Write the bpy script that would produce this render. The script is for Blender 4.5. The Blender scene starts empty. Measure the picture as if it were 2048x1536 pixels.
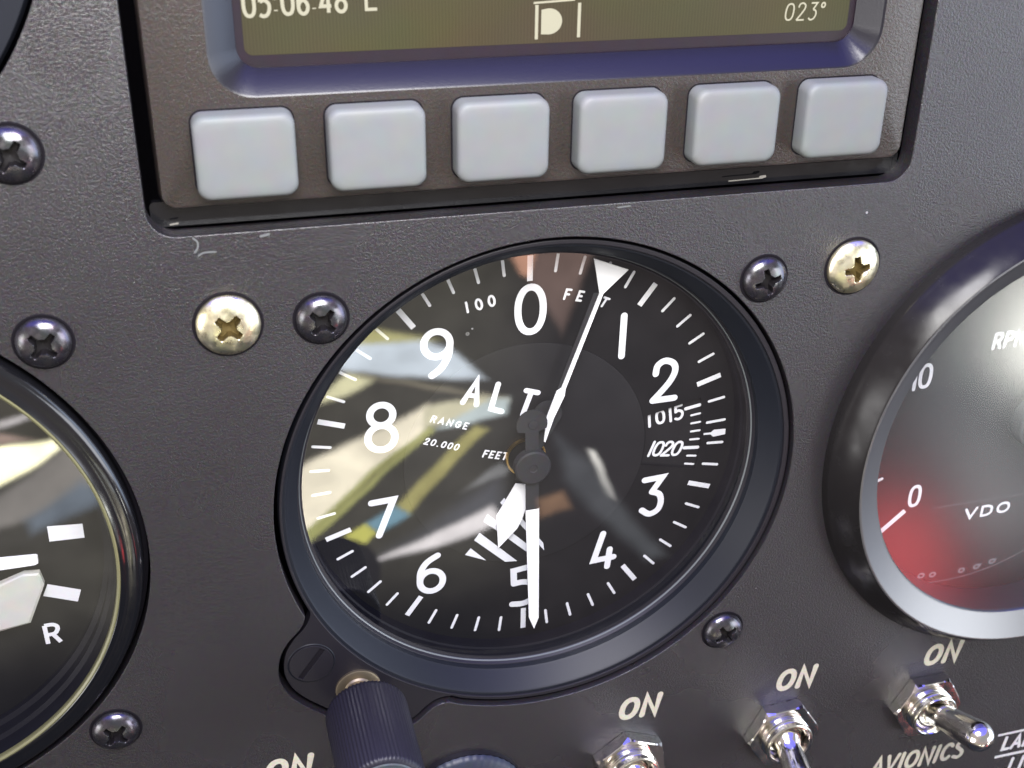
import bpy, bmesh, math, random
from mathutils import Vector, Matrix
random.seed(7)
U = 0.1            # the script is written in millimetres; one Blender unit is one centimetre
PI = math.pi
sc = bpy.context.scene
sc.unit_settings.system = 'METRIC'
sc.unit_settings.scale_length = 0.01

# ------------------------------------------------------------------ camera
cam_d = bpy.data.cameras.new('camera')
cam = bpy.data.objects.new('camera', cam_d)
sc.collection.objects.link(cam)
RX = Vector((0.96456682, 0.01172445, 0.26357806))
RD = Vector((-0.1091705, -0.89174285, 0.43917706))
RF = Vector((0.24019296, -0.45239057, -0.8588656))
m = Matrix((RX, -RD, -RF)).transposed().to_4x4()
m.translation = Vector((-45.922, 94.710, 144.182)) * U
cam.matrix_world = m
cam_d.sensor_width = 36.0
cam_d.lens = 2402.97 / 2048 * 36
cam_d.clip_start = 0.5
cam_d.clip_end = 5000
cam_d.dof.use_dof = True
cam_d.dof.focus_distance = 18.2
cam_d.dof.aperture_fstop = 0.45
sc.camera = cam
sc.render.resolution_x = 1024
sc.render.resolution_y = 768
sc.view_settings.view_transform = 'Standard'
sc.view_settings.look = 'None'
sc.view_settings.gamma = 1
sc.view_settings.exposure = 0.0

# ------------------------------------------------------------------ surroundings (unseen cockpit light painted into the world by direction)
world = bpy.data.worlds.new('World'); sc.world = world
world.use_nodes = True
NT = world.node_tree; NT.nodes.clear()
def wn(t, **k):
    n = NT.nodes.new(t)
    for a, b in k.items(): setattr(n, a, b)
    return n
def wl(a, b): NT.links.new(a, b)
def wmath(op, a, b=None, c=None, clamp=False):
    n = wn('ShaderNodeMath', operation=op); n.use_clamp = clamp
    for i, v in enumerate((a, b, c)):
        if v is None: continue
        if isinstance(v, (int, float)): n.inputs[i].default_value = v
        else: wl(v, n.inputs[i])
    return n.outputs[0]
def smooth(v, a, b):
    n = wn('ShaderNodeMapRange', interpolation_type='SMOOTHSTEP')
    wl(v, n.inputs['Value']); n.inputs['From Min'].default_value = a; n.inputs['From Max'].default_value = b
    n.inputs['To Min'].default_value = 0; n.inputs['To Max'].default_value = 1
    return n.outputs[0]
def mixc(f, a, b):
    n = wn('ShaderNodeMix', data_type='RGBA'); n.clamp_factor = True
    if isinstance(f, (int, float)): n.inputs[0].default_value = f
    else: wl(f, n.inputs[0])
    for i, v in ((6, a), (7, b)):
        if isinstance(v, tuple): n.inputs[i].default_value = (*v, 1)
        else: wl(v, n.inputs[i])
    return n.outputs[2]
tc = wn('ShaderNodeTexCoord')
sep = wn('ShaderNodeSeparateXYZ'); wl(tc.outputs['Generated'], sep.inputs[0])
DX, DY, DZ = sep.outputs
zc = wmath('MAXIMUM', DZ, 0.02)
uu = wmath('DIVIDE', DX, zc); vv = wmath('DIVIDE', DY, zc)
comb = wn('ShaderNodeCombineXYZ'); wl(uu, comb.inputs[0]); wl(vv, comb.inputs[1]); comb.inputs[2].default_value = 1
UVH = comb.outputs[0]
# gentle wobble so that the reflected shapes have no ruler-straight edges
wob = wn('ShaderNodeTexNoise'); wob.inputs['Scale'].default_value = 9; wob.inputs['Detail'].default_value = 2
wl(UVH, wob.inputs['Vector'])
wsub = wn('ShaderNodeVectorMath', operation='SUBTRACT'); wl(wob.outputs['Color'], wsub.inputs[0]); wsub.inputs[1].default_value = (.5, .5, .5)
wsc = wn('ShaderNodeVectorMath', operation='MULTIPLY'); wl(wsub.outputs[0], wsc.inputs[0]); wsc.inputs[1].default_value = (.022, .022, 0)
wad = wn('ShaderNodeVectorMath', operation='ADD'); wl(UVH, wad.inputs[0]); wl(wsc.outputs[0], wad.inputs[1])
UVW = wad.outputs[0]
front = wmath('GREATER_THAN', DZ, 0.03)
def poly(pts, soft):
    soft *= .75
    """a soft-edged convex patch of the surroundings, corners given as (x/z, y/z) directions"""
    area = sum(pts[i][0]*pts[(i+1) % len(pts)][1] - pts[(i+1) % len(pts)][0]*pts[i][1] for i in range(len(pts)))
    if area < 0: pts = pts[::-1]
    f = None
    for i in range(len(pts)):
        (x0, y0), (x1, y1) = pts[i], pts[(i+1) % len(pts)]
        dx, dy = x1-x0, y1-y0; L = math.hypot(dx, dy)
        if L < 1e-5: continue
        nx, ny = -dy/L, dx/L
        d = wn('ShaderNodeVectorMath', operation='DOT_PRODUCT'); wl(UVW, d.inputs[0])
        d.inputs[1].default_value = (nx, ny, -(nx*x0+ny*y0))
        f = d.outputs['Value'] if f is None else wmath('MINIMUM', f, d.outputs['Value'])
    f = smooth(f, -soft, soft)
    return f
# base: dark cabin below, pale light in front and to the sides, deep blue sky above
base = mixc(smooth(DY, -0.80, -0.10), (0.012, 0.008, 0.016), (0.55, 0.48, 0.46))
front_fill = wmath('MULTIPLY', wmath('MULTIPLY', smooth(DY, -0.16, 0.06), smooth(DY, 0.66, 0.50)), wmath('MULTIPLY', smooth(DZ, 0.16, 0.40), smooth(DX, -0.50, -0.25)))  # soft patch added in front as fill light for the dials
base = mixc(front_fill, base, (0.45, 0.45, 0.46))
base = mixc(wmath('MULTIPLY', wmath('MULTIPLY', smooth(DX, 0.84, 0.95), smooth(DY, -0.42, -0.25)), smooth(DZ, 0.65, 0.35)), base, (3.4, 4.1, 5.4))
base = mixc(wmath('MULTIPLY', wmath('MULTIPLY', smooth(DX, -0.70, -0.82), smooth(DY, -0.42, -0.28)), wmath('MULTIPLY', smooth(DY, 0.20, 0.05), smooth(DZ, 0.15, 0.32))), base, (9.0, 8.8, 8.7))
right_fill = wmath('MULTIPLY', wmath('MULTIPLY', smooth(DX, 0.52, 0.66), smooth(DX, 0.94, 0.86)), wmath('MULTIPLY', smooth(DY, -0.27, -0.17), smooth(DY, 0.26, 0.14)))  # bright patch added at the right to light bezel and panel
base = mixc(wmath('MULTIPLY', right_fill, smooth(DZ, 0.28, 0.42)), base, (7.2, 7.5, 8.0))
base = mixc(smooth(DY, 0.60, 0.76), base, (0.38, 0.38, 2.5))
base = mixc(smooth(DY, -0.50, -0.75), base, (0.035, 0.042, 0.06))
left_cabin = wmath('MULTIPLY', wmath('MULTIPLY', smooth(vv, -0.80, -0.68), smooth(vv, -0.30, -0.40)), wmath('MULTIPLY', smooth(uu, 0.40, 0.24), front))
base = mixc(wmath('MULTIPLY', left_cabin, 0.8), base, (0.60, 0.56, 0.46))
mid_cabin = wmath('MULTIPLY', wmath('MULTIPLY', smooth(vv, -0.34, -0.42), smooth(uu, 0.22, 0.34)), wmath('MULTIPLY', smooth(uu, 0.62, 0.50), front))
base = mixc(wmath('MULTIPLY', mid_cabin, 0.85), base, (0.15, 0.13, 0.14))
PATCH = [  # shapes painted into the world for the gauge glass to reflect
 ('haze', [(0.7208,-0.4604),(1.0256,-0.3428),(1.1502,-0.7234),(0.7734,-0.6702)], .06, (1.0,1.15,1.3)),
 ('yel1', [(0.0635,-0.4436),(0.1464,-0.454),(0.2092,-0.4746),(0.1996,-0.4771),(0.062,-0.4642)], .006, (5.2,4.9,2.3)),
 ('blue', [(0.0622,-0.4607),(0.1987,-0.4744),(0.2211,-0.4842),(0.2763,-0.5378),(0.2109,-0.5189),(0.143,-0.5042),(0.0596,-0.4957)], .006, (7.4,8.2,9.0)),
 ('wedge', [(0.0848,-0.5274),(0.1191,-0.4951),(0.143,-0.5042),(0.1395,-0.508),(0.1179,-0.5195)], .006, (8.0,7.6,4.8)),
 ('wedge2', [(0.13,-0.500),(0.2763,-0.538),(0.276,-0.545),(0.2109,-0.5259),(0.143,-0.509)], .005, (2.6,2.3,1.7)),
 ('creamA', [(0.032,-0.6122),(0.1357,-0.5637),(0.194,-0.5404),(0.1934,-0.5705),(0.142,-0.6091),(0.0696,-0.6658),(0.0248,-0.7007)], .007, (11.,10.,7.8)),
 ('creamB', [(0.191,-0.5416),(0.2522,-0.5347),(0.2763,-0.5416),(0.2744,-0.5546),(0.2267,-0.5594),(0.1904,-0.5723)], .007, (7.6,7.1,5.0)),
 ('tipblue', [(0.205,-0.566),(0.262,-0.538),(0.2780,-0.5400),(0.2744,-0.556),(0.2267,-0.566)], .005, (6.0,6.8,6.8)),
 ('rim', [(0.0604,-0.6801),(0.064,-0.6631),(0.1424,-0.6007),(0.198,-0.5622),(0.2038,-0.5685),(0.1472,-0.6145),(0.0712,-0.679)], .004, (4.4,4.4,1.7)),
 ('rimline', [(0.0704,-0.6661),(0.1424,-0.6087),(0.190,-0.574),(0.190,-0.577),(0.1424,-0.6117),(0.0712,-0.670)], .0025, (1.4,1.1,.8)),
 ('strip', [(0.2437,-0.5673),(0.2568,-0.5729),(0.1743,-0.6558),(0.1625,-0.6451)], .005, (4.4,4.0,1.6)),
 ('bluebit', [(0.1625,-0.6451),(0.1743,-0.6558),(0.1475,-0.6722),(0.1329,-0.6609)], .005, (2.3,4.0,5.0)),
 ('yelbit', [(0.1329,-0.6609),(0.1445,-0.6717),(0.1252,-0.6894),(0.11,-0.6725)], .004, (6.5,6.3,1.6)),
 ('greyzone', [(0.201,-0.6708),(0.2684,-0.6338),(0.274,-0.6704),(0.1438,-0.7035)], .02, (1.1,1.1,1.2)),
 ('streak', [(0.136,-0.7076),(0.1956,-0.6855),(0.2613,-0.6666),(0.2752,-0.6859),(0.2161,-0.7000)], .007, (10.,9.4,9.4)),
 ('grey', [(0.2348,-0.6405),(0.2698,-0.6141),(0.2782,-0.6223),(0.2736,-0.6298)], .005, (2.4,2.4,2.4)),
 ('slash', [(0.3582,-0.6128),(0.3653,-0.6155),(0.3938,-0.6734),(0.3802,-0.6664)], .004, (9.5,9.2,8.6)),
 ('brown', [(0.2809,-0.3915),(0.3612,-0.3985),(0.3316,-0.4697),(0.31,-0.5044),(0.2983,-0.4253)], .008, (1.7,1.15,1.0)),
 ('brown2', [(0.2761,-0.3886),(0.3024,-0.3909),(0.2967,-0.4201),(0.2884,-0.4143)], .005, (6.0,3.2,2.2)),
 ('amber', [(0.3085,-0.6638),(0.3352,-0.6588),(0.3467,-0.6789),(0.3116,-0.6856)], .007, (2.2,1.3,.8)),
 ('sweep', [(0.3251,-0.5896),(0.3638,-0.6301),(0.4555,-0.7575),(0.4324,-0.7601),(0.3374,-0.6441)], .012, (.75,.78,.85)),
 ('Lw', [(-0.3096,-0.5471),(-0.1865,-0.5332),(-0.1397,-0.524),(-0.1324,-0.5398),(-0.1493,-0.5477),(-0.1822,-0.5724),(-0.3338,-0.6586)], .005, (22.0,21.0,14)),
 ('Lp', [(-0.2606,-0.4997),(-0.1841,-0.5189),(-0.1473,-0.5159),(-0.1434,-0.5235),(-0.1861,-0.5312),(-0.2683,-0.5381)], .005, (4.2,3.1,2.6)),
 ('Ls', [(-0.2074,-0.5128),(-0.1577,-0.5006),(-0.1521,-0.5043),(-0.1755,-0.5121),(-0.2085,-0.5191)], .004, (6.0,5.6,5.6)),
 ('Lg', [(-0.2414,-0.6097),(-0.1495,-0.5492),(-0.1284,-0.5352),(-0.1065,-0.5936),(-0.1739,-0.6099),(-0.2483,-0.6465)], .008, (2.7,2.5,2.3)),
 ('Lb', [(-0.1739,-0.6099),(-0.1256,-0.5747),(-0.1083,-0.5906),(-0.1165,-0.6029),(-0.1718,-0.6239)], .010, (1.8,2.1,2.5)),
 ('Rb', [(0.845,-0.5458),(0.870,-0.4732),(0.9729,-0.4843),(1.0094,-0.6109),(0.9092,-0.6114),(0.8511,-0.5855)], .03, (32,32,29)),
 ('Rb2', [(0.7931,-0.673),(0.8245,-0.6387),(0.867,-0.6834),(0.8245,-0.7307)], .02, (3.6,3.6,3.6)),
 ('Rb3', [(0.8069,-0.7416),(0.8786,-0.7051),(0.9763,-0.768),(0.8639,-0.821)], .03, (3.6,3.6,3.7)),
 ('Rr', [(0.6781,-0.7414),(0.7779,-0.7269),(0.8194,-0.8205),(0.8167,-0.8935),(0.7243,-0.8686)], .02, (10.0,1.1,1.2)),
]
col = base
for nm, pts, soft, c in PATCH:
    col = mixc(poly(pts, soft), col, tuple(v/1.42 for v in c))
# dark disc painted into the world, cutting the bright reflection at the lower left
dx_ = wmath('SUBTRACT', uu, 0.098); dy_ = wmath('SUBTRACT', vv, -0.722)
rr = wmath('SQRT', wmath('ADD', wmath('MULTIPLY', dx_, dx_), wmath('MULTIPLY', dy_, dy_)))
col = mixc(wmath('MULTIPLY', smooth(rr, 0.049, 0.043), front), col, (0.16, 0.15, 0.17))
mot = wn('ShaderNodeTexNoise'); mot.inputs['Scale'].default_value = 22; mot.inputs['Detail'].default_value = 4
wl(UVH, mot.inputs['Vector'])
mr = wn('ShaderNodeMapRange'); wl(mot.outputs['Fac'], mr.inputs['Value']); mr.inputs['From Min'].default_value = .3; mr.inputs['From Max'].default_value = .7
mr.inputs['To Min'].default_value = .78; mr.inputs['To Max'].default_value = 1.2
vm = wn('ShaderNodeVectorMath', operation='SCALE'); wl(col, vm.inputs[0]); wl(mr.outputs[0], vm.inputs['Scale'])
bg = wn('ShaderNodeBackground'); wl(vm.outputs[0], bg.inputs['Color']); bg.inputs['Strength'].default_value = 1.0
wo = wn('ShaderNodeOutputWorld'); wl(bg.outputs[0], wo.inputs['Surface'])
# area lamp added above the panel, out of view, so light fades downward
la = bpy.data.lights.new('added_fill_light', 'AREA'); la.shape = 'RECTANGLE'; la.size = 12; la.size_y = 9; la.energy = 12000; la.color = (1.0, .985, .97)
lo = bpy.data.objects.new('added_fill_light', la); sc.collection.objects.link(lo)
lo.location = (-3.0, 16.5, 13.0); lo.rotation_euler = (Vector((0.5, 3.0, 0))-Vector(lo.location)).to_track_quat('-Z', 'Y').to_euler()
world.cycles.sampling_method = 'MANUAL'; world.cycles.sample_map_resolution = 1024

# ------------------------------------------------------------------ materials
def mat(name, color, rough=.5, spec=.5, metal=0, bump=None, mottle=None, dust=None, emit=None, coat=0, rvar=None):
    """bump=(scale per mm, strength, distance mm); mottle=(scale, amount); dust=(scale, threshold, colour)"""
    M = bpy.data.materials.new(name); M.use_nodes = True
    N = M.node_tree; b = N.nodes['Principled BSDF']
    b.inputs['Base Color'].default_value = (*color, 1)
    b.inputs['Roughness'].default_value = rough
    b.inputs['Specular IOR Level'].default_value = spec
    b.inputs['Metallic'].default_value = metal
    if name == 'satin_bezel_front': b.inputs['IOR'].default_value = 1.75
    b.inputs['Coat Weight'].default_value = coat
    b.inputs['Coat Roughness'].default_value = .08
    t = N.nodes.new('ShaderNodeTexCoord'); co = t.outputs['Object']
    csock = None
    if mottle:
        n = N.nodes.new('ShaderNodeTexNoise'); n.inputs['Scale'].default_value = mottle[0]/U; n.inputs['Detail'].default_value = 3
        N.links.new(co, n.inputs['Vector'])
        s = N.nodes.new('ShaderNodeMix'); s.data_type = 'RGBA'; s.blend_type = 'OVERLAY'; s.inputs[0].default_value = mottle[1]
        s.inputs[6].default_value = (*color, 1); N.links.new(n.outputs['Color'], s.inputs[7]); csock = s.outputs[2]
    if dust:
        n = N.nodes.new('ShaderNodeTexVoronoi'); n.inputs['Scale'].default_value = dust[0]/U; n.inputs['Randomness'].default_value = 1
        N.links.new(co, n.inputs['Vector'])
        wnz = N.nodes.new('ShaderNodeSeparateColor'); N.links.new(n.outputs['Color'], wnz.inputs[0])
        # only a few cells carry a speck, and each speck has its own size
        a = N.nodes.new('ShaderNodeMath'); a.operation = 'GREATER_THAN'; N.links.new(wnz.outputs[0], a.inputs[0]); a.inputs[1].default_value = dust[1]
        r_ = N.nodes.new('ShaderNodeMath'); r_.operation = 'MULTIPLY'; N.links.new(wnz.outputs[1], r_.inputs[0]); r_.inputs[1].default_value = .06
        l_ = N.nodes.new('ShaderNodeMath'); l_.operation = 'LESS_THAN'; N.links.new(n.outputs['Distance'], l_.inputs[0]); N.links.new(r_.outputs[0], l_.inputs[1])
        k = N.nodes.new('ShaderNodeMath'); k.operation = 'MULTIPLY'; N.links.new(a.outputs[0], k.inputs[0]); N.links.new(l_.outputs[0], k.inputs[1])
        k2 = N.nodes.new('ShaderNodeMath'); k2.operation = 'MULTIPLY'; N.links.new(k.outputs[0], k2.inputs[0]); k2.inputs[1].default_value = .8
        s = N.nodes.new('ShaderNodeMix'); s.data_type = 'RGBA'; N.links.new(k2.outputs[0], s.inputs[0])
        if csock: N.links.new(csock, s.inputs[6])
        else: s.inputs[6].default_value = (*color, 1)
        s.inputs[7].default_value = (*dust[2], 1); csock = s.outputs[2]
    if csock: N.links.new(csock, b.inputs['Base Color'])
    if rvar:
        n = N.nodes.new('ShaderNodeTexNoise'); n.inputs['Scale'].default_value = rvar[0]/U; n.inputs['Detail'].default_value = 4
        N.links.new(co, n.inputs['Vector'])
        q = N.nodes.new('ShaderNodeMapRange'); N.links.new(n.outputs['Fac'], q.inputs['Value'])
        q.inputs['From Min'].default_value = .3; q.inputs['From Max'].default_value = .7
        q.inputs['To Min'].default_value = max(.02, rough-rvar[1]); q.inputs['To Max'].default_value = rough+rvar[1]
        N.links.new(q.outputs[0], b.inputs['Roughness'])
    if bump:
        n = N.nodes.new('ShaderNodeTexNoise'); n.inputs['Scale'].default_value = bump[0]/U; n.inputs['Detail'].default_value = 3
        n.inputs['Roughness'].default_value = .75
        N.links.new(co, n.inputs['Vector'])
        p = N.nodes.new('ShaderNodeBump'); p.inputs['Strength'].default_value = bump[1]; p.inputs['Distance'].default_value = bump[2]*U
        N.links.new(n.outputs['Fac'], p.inputs['Height']); N.links.new(p.outputs[0], b.inputs['Normal'])
    if name == 'olive_display':
        w_ = N.nodes.new('ShaderNodeTexWave'); w_.inputs['Scale'].default_value = 7.5; w_.inputs['Distortion'].default_value = 1.2; w_.inputs['Detail'].default_value = 2
        N.links.new(co, w_.inputs['Vector'])
        x_ = N.nodes.new('ShaderNodeMapRange'); N.links.new(w_.outputs['Fac'], x_.inputs['Value']); x_.inputs['To Min'].default_value = .82*emit[1]; x_.inputs['To Max'].default_value = 1.15*emit[1]
        N.links.new(x_.outputs[0], b.inputs['Emission Strength'])
    if emit:
        b.inputs['Emission Color'].default_value = (*emit[0], 1); b.inputs['Emission Strength'].default_value = emit[1]
    return M
def glass(name, ior=1.9, rough=0.0, tint=(1, 1, 1)):
    M = bpy.data.materials.new(name); M.use_nodes = True
    N = M.node_tree; N.nodes.clear()
    # Schlick reflectance from the facing angle, the same seen from either side of the pane
    f0 = ((ior-1)/(ior+1))**2
    ge = N.nodes.new('ShaderNodeNewGeometry')
    dt = N.nodes.new('ShaderNodeVectorMath'); dt.operation = 'DOT_PRODUCT'; N.links.new(ge.outputs['Incoming'], dt.inputs[0]); N.links.new(ge.outputs['Normal'], dt.inputs[1])
    def mm(op, a, b):
        q = N.nodes.new('ShaderNodeMath'); q.operation = op
        for i, v in enumerate((a, b)):
            if v is None: continue
            if isinstance(v, (int, float)): q.inputs[i].default_value = v
            else: N.links.new(v, q.inputs[i])
        return q.outputs[0]
    om = mm('SUBTRACT', 1.0, mm('ABSOLUTE', dt.outputs['Value'], None))
    fo = mm('ADD', mm('MULTIPLY', mm('POWER', om, 5.0), 1-f0), f0)
    t = N.nodes.new('ShaderNodeBsdfTransparent'); t.inputs['Color'].default_value = (*tint, 1)
    g = N.nodes.new('ShaderNodeBsdfGlossy'); g.inputs['Roughness'].default_value = rough
    x = N.nodes.new('ShaderNodeMixShader'); o = N.nodes.new('ShaderNodeOutputMaterial')
    N.links.new(fo, x.inputs[0]); N.links.new(t.outputs[0], x.inputs[1]); N.links.new(g.outputs[0], x.inputs[2])
    N.links.new(x.outputs[0], o.inputs['Surface'])
    return M
PANEL = mat('panel_paint', (.0142, .0124, .0150), .28, .78, bump=(2.9, 1.0, .125), mottle=(2.6, .9), dust=(.30, .90, (.30, .30, .30)), rvar=(.03, .09))
GPSM = mat('gps_case_paint', (.0215, .0165, .0148), .29, .66, bump=(2.8, .9, .09), mottle=(3.6, .6), dust=(.4, .975, (.3, .3, .3)))
GPSB = mat('gps_recess_paint', (.006, .0055, .009), .30, .40, bump=(3.0, .25, .06), dust=(.9, .97, (.3, .3, .34)))
BLACK = mat('black_plastic', (.009, .008, .011), .42, .35, bump=(2.0, .15, .05))
VOID = mat('cavity_shade', (.006, .005, .007), .8, .1)  # near-black colour standing in for shade in gaps and slots
SATIN = mat('satin_black_anodised', (.0060, .0072, .0110), .46, .24, bump=(4.0, .2, .05), dust=(.45, .96, (.4, .4, .45)))
WALLB = mat('inner_wall_black', (.004, .004, .007), .45, .12)
DIAL = mat('matt_black_dial', (.0045, .0045, .0055), .6, .15, bump=(3, .1, .03), dust=(.35, .975, (.25, .25, .25)))
DISC = mat('black_dial_disc', (.0065, .0065, .008), .5, .25, bump=(3, .1, .03))
POINTB = mat('matt_black_pointer_hub', (.018, .018, .020), .65, .3, mottle=(1.2, .3), bump=(2.5, .3, .06))
WHITE = mat('white_dial_paint', (.64, .645, .66), .6, .3, mottle=(1.5, .12))
PWHITE = mat('white_pointer_paint', (.80, .80, .80), .5, .3)
PRINT = mat('cream_panel_print', (.40, .37, .29), .6, .4, mottle=(2.5, .35))
PRINTW = mat('white_panel_print', (.50, .49, .47), .6, .4, mottle=(2.5, .3))
BUTTON = mat('grey_rubber_button', (.120, .126, .126), .55, .35, bump=(6, .12, .03), mottle=(.35, .10), dust=(.25, .97, (.7, .7, .7)))
GLOSSB = mat('glossy_black_ring', (.005, .005, .006), .12, .6, bump=(.5, .08, .05), rvar=(.3, .06))
RPMB = mat('glossy_black_bezel', (.010, .009, .009), .22, .2, bump=(.6, .1, .05), rvar=(.3, .08), dust=(.4, .96, (.4, .4, .4)))
RPMF = mat('satin_bezel_front', (.020, .021, .024), .34, 1.0, bump=(4.0, .15, .05), dust=(.5, .96, (.4, .4, .4)))
BLACKMETAL = mat('black_oxide_screw', (.095, .09, .10), .26, .5, metal=.9, rvar=(1.0, .12), bump=(1.2, .2, .06), mottle=(.8, .2))
BRASS = mat('brass_passivated_screw', (.86, .80, .56), .33, .5, metal=1, rvar=(.8, .12), mottle=(.5, .35), bump=(1.0, .3, .06))
RECB = mat('screw_recess_shade', (.006, .005, .006), .5, .3)  # near-black recess faces, colour standing in for shade in the cross
RECY = mat('brass_recess_shade', (.15, .11, .04), .5, .5, metal=.8, bump=(2, .5, .1))  # darkened brass, shade of the recess put into the colour
CHROME = mat('nickel_plating', (.74, .71, .66), .14, .5, metal=1, rvar=(.5, .10), mottle=(.5, .25), bump=(.6, .15, .05))
COLLAR = mat('dull_metal_collar', (.24, .20, .14), .5, .5, metal=1)
KNOBM = mat('knurled_knob_plastic', (.009, .008, .014), .45, .30, bump=(3, .2, .05))
KNOBE = mat('worn_knob_end', (.045, .052, .062), .5, .4, mottle=(.8, .4), bump=(1.5, .4, .1))
KNOBD = mat('dark_blue_knob', (.016, .020, .034), .45, .4, mottle=(.8, .3), bump=(1.5, .3, .08), dust=(.8, .9, (.3, .33, .36)))
RED = mat('red_knob_centre', (.25, .03, .03), .5, .5)
LCD = mat('olive_display', (.018, .017, .009), .35, .1, mottle=(.06, .5), bump=(3, .08, .02), emit=((.30, .25, .115), .18))
LCDTXT = mat('display_characters', (.06, .06, .045), .5, .1, emit=((1.0, .93, .70), .60))
MASK = mat('display_mask', (.010, .006, .011), .35, .3, mottle=(.6, .3), dust=(.6, .9, (.5, .5, .45)))
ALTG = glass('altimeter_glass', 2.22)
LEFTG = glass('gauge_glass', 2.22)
SCRG = glass('display_cover_glass', 1.55, .10)
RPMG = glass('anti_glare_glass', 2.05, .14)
STRIPE = mat('white_flag_paint', (.60, .61, .63), .6, .3)
WINGM = mat('pale_wing_paint', (.40, .40, .36), .45, .4, mottle=(.4, .15))
AMBER = mat('brass_arbor', (.5, .33, .12), .3, .5, metal=1)

# ------------------------------------------------------------------ helpers
def obj(name, verts, faces, material, parent=None, smooth_=False):
    me = bpy.data.meshes.new(name)
    me.from_pydata([(v[0]*U, v[1]*U, v[2]*U) for v in verts], [], faces)
    me.update()
    if smooth_:
        for p in me.polygons: p.use_smooth = True
    o = bpy.data.objects.new(name, me); sc.collection.objects.link(o)
    me.materials.append(material)
    if parent is not None: o.parent = parent
    return o
def thing(name, label, cat, loc=(0, 0, 0), rz=0, group=None):
    o = bpy.data.objects.new(name, None); sc.collection.objects.link(o)
    o.empty_display_size = .2
    o.location = (loc[0]*U, loc[1]*U, loc[2]*U); o.rotation_euler = (0, 0, rz)
    o['label'] = label; o['category'] = cat
    if group: o['group'] = group
    return o
def sharp(o, ang=35):
    bm = bmesh.new(); bm.from_mesh(o.data)
    for e in bm.edges:
        if len(e.link_faces) == 2 and e.calc_face_angle(0) > math.radians(ang): e.smooth = False
    for f in bm.faces: f.smooth = True
    bm.to_mesh(o.data); bm.free()
def fixn(o):
    bm = bmesh.new(); bm.from_mesh(o.data); bmesh.ops.recalc_face_normals(bm, faces=bm.faces); bm.to_mesh(o.data); bm.free()
def lathe(name, prof, material, parent=None, c=(0, 0), seg=160, cap0=False, cap1=False, ridge=None, ang=30):
    V, F = [], []
    for (r, z) in prof:
        for k in range(seg):
            a = 2*PI*k/seg
            rr = r
            if ridge and r > ridge[1]: rr = r + ridge[0]*(1 if k % 4 in (0, 1) else -1)
            V.append((c[0]+rr*math.cos(a), c[1]+rr*math.sin(a), z))
    n = len(prof)
    for i in range(n-1):
        for k in range(seg):
            F.append((i*seg+k, i*seg+(k+1) % seg, (i+1)*seg+(k+1) % seg, (i+1)*seg+k))
    if cap0: F.append(tuple(range(seg-1, -1, -1)))
    if cap1: F.append(tuple(range((n-1)*seg, n*seg)))
    o = obj(name, V, F, material, parent); sharp(o, ang)
    return o
def arc_prof(c, r, a0, a1, n=6):
    return [(c[0]+r*math.cos(math.radians(a0+(a1-a0)*i/n)), c[1]+r*math.sin(math.radians(a0+(a1-a0)*i/n))) for i in range(n+1)]
def rloop(cx, cy, w, h, r, n=8):
    r = max(r, .02); P = []
    for (sx, sy, a0) in ((1, 1, 0), (-1, 1, 90), (-1, -1, 180), (1, -1, 270)):
        for i in range(n+1):
            a = math.radians(a0+90*i/n)
            P.append((cx+sx*(w/2-r)+r*math.cos(a), cy+sy*(h/2-r)+r*math.sin(a)))
    return P
def loft(name, loops, material, parent=None, cap0=False, cap1=True, ang=30):
    """loops: list of (points, z) all with the same count"""
    V, F = [], []; n = len(loops[0][0])
    for P, z in loops: V += [(x, y, z) for x, y in P]
    for i in range(len(loops)-1):
        for k in range(n): F.append((i*n+k, i*n+(k+1) % n, (i+1)*n+(k+1) % n, (i+1)*n+k))
    if cap0: F.append(tuple(range(n-1, -1, -1)))
    if cap1: F.append(tuple(range((len(loops)-1)*n, len(loops)*n)))
    o = obj(name, V, F, material, parent); sharp(o, ang); return o
def plate(name, loops, z0, z1, material, parent=None, bevel=0.0):
    """flat plate with holes: the first loop is the outline, the rest are openings"""
    cu = bpy.data.curves.new(name, 'CURVE'); cu.dimensions = '2D'; cu.fill_mode = 'BOTH'
    cu.extrude = max((z1-z0)/2*U - bevel*U, 0); cu.bevel_depth = bevel*U; cu.bevel_resolution = 1; cu.offset = -bevel*U
    for L in loops:
        s = cu.splines.new('POLY'); s.points.add(len(L)-1)
        for i, (x, y) in enumerate(L): s.points[i].co = (x*U, y*U, 0, 1)
        s.use_cyclic_u = True
    t = bpy.data.objects.new(name, cu); sc.collection.objects.link(t)
    bpy.context.view_layer.update()
    me = bpy.data.meshes.new_from_object(t.evaluated_get(bpy.context.evaluated_depsgraph_get()))
    bpy.data.objects.remove(t); bpy.data.curves.remove(cu)
    me.transform(Matrix.Translation((0, 0, (z0+z1)/2*U)))
    me.name = name; me.materials.clear(); me.materials.append(material)
    for p in me.polygons: p.use_smooth = False
    o = bpy.data.objects.new(name, me); sc.collection.objects.link(o)
    if parent is not None: o.parent = parent
    return o
def circle(c, r, n=160, a0=0, a1=360, closed=True):
    m_ = n if closed else n+1
    return [(c[0]+r*math.cos(math.radians(a0+(a1-a0)*i/n)), c[1]+r*math.sin(math.radians(a0+(a1-a0)*i/n))) for i in range(m_)]
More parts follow.
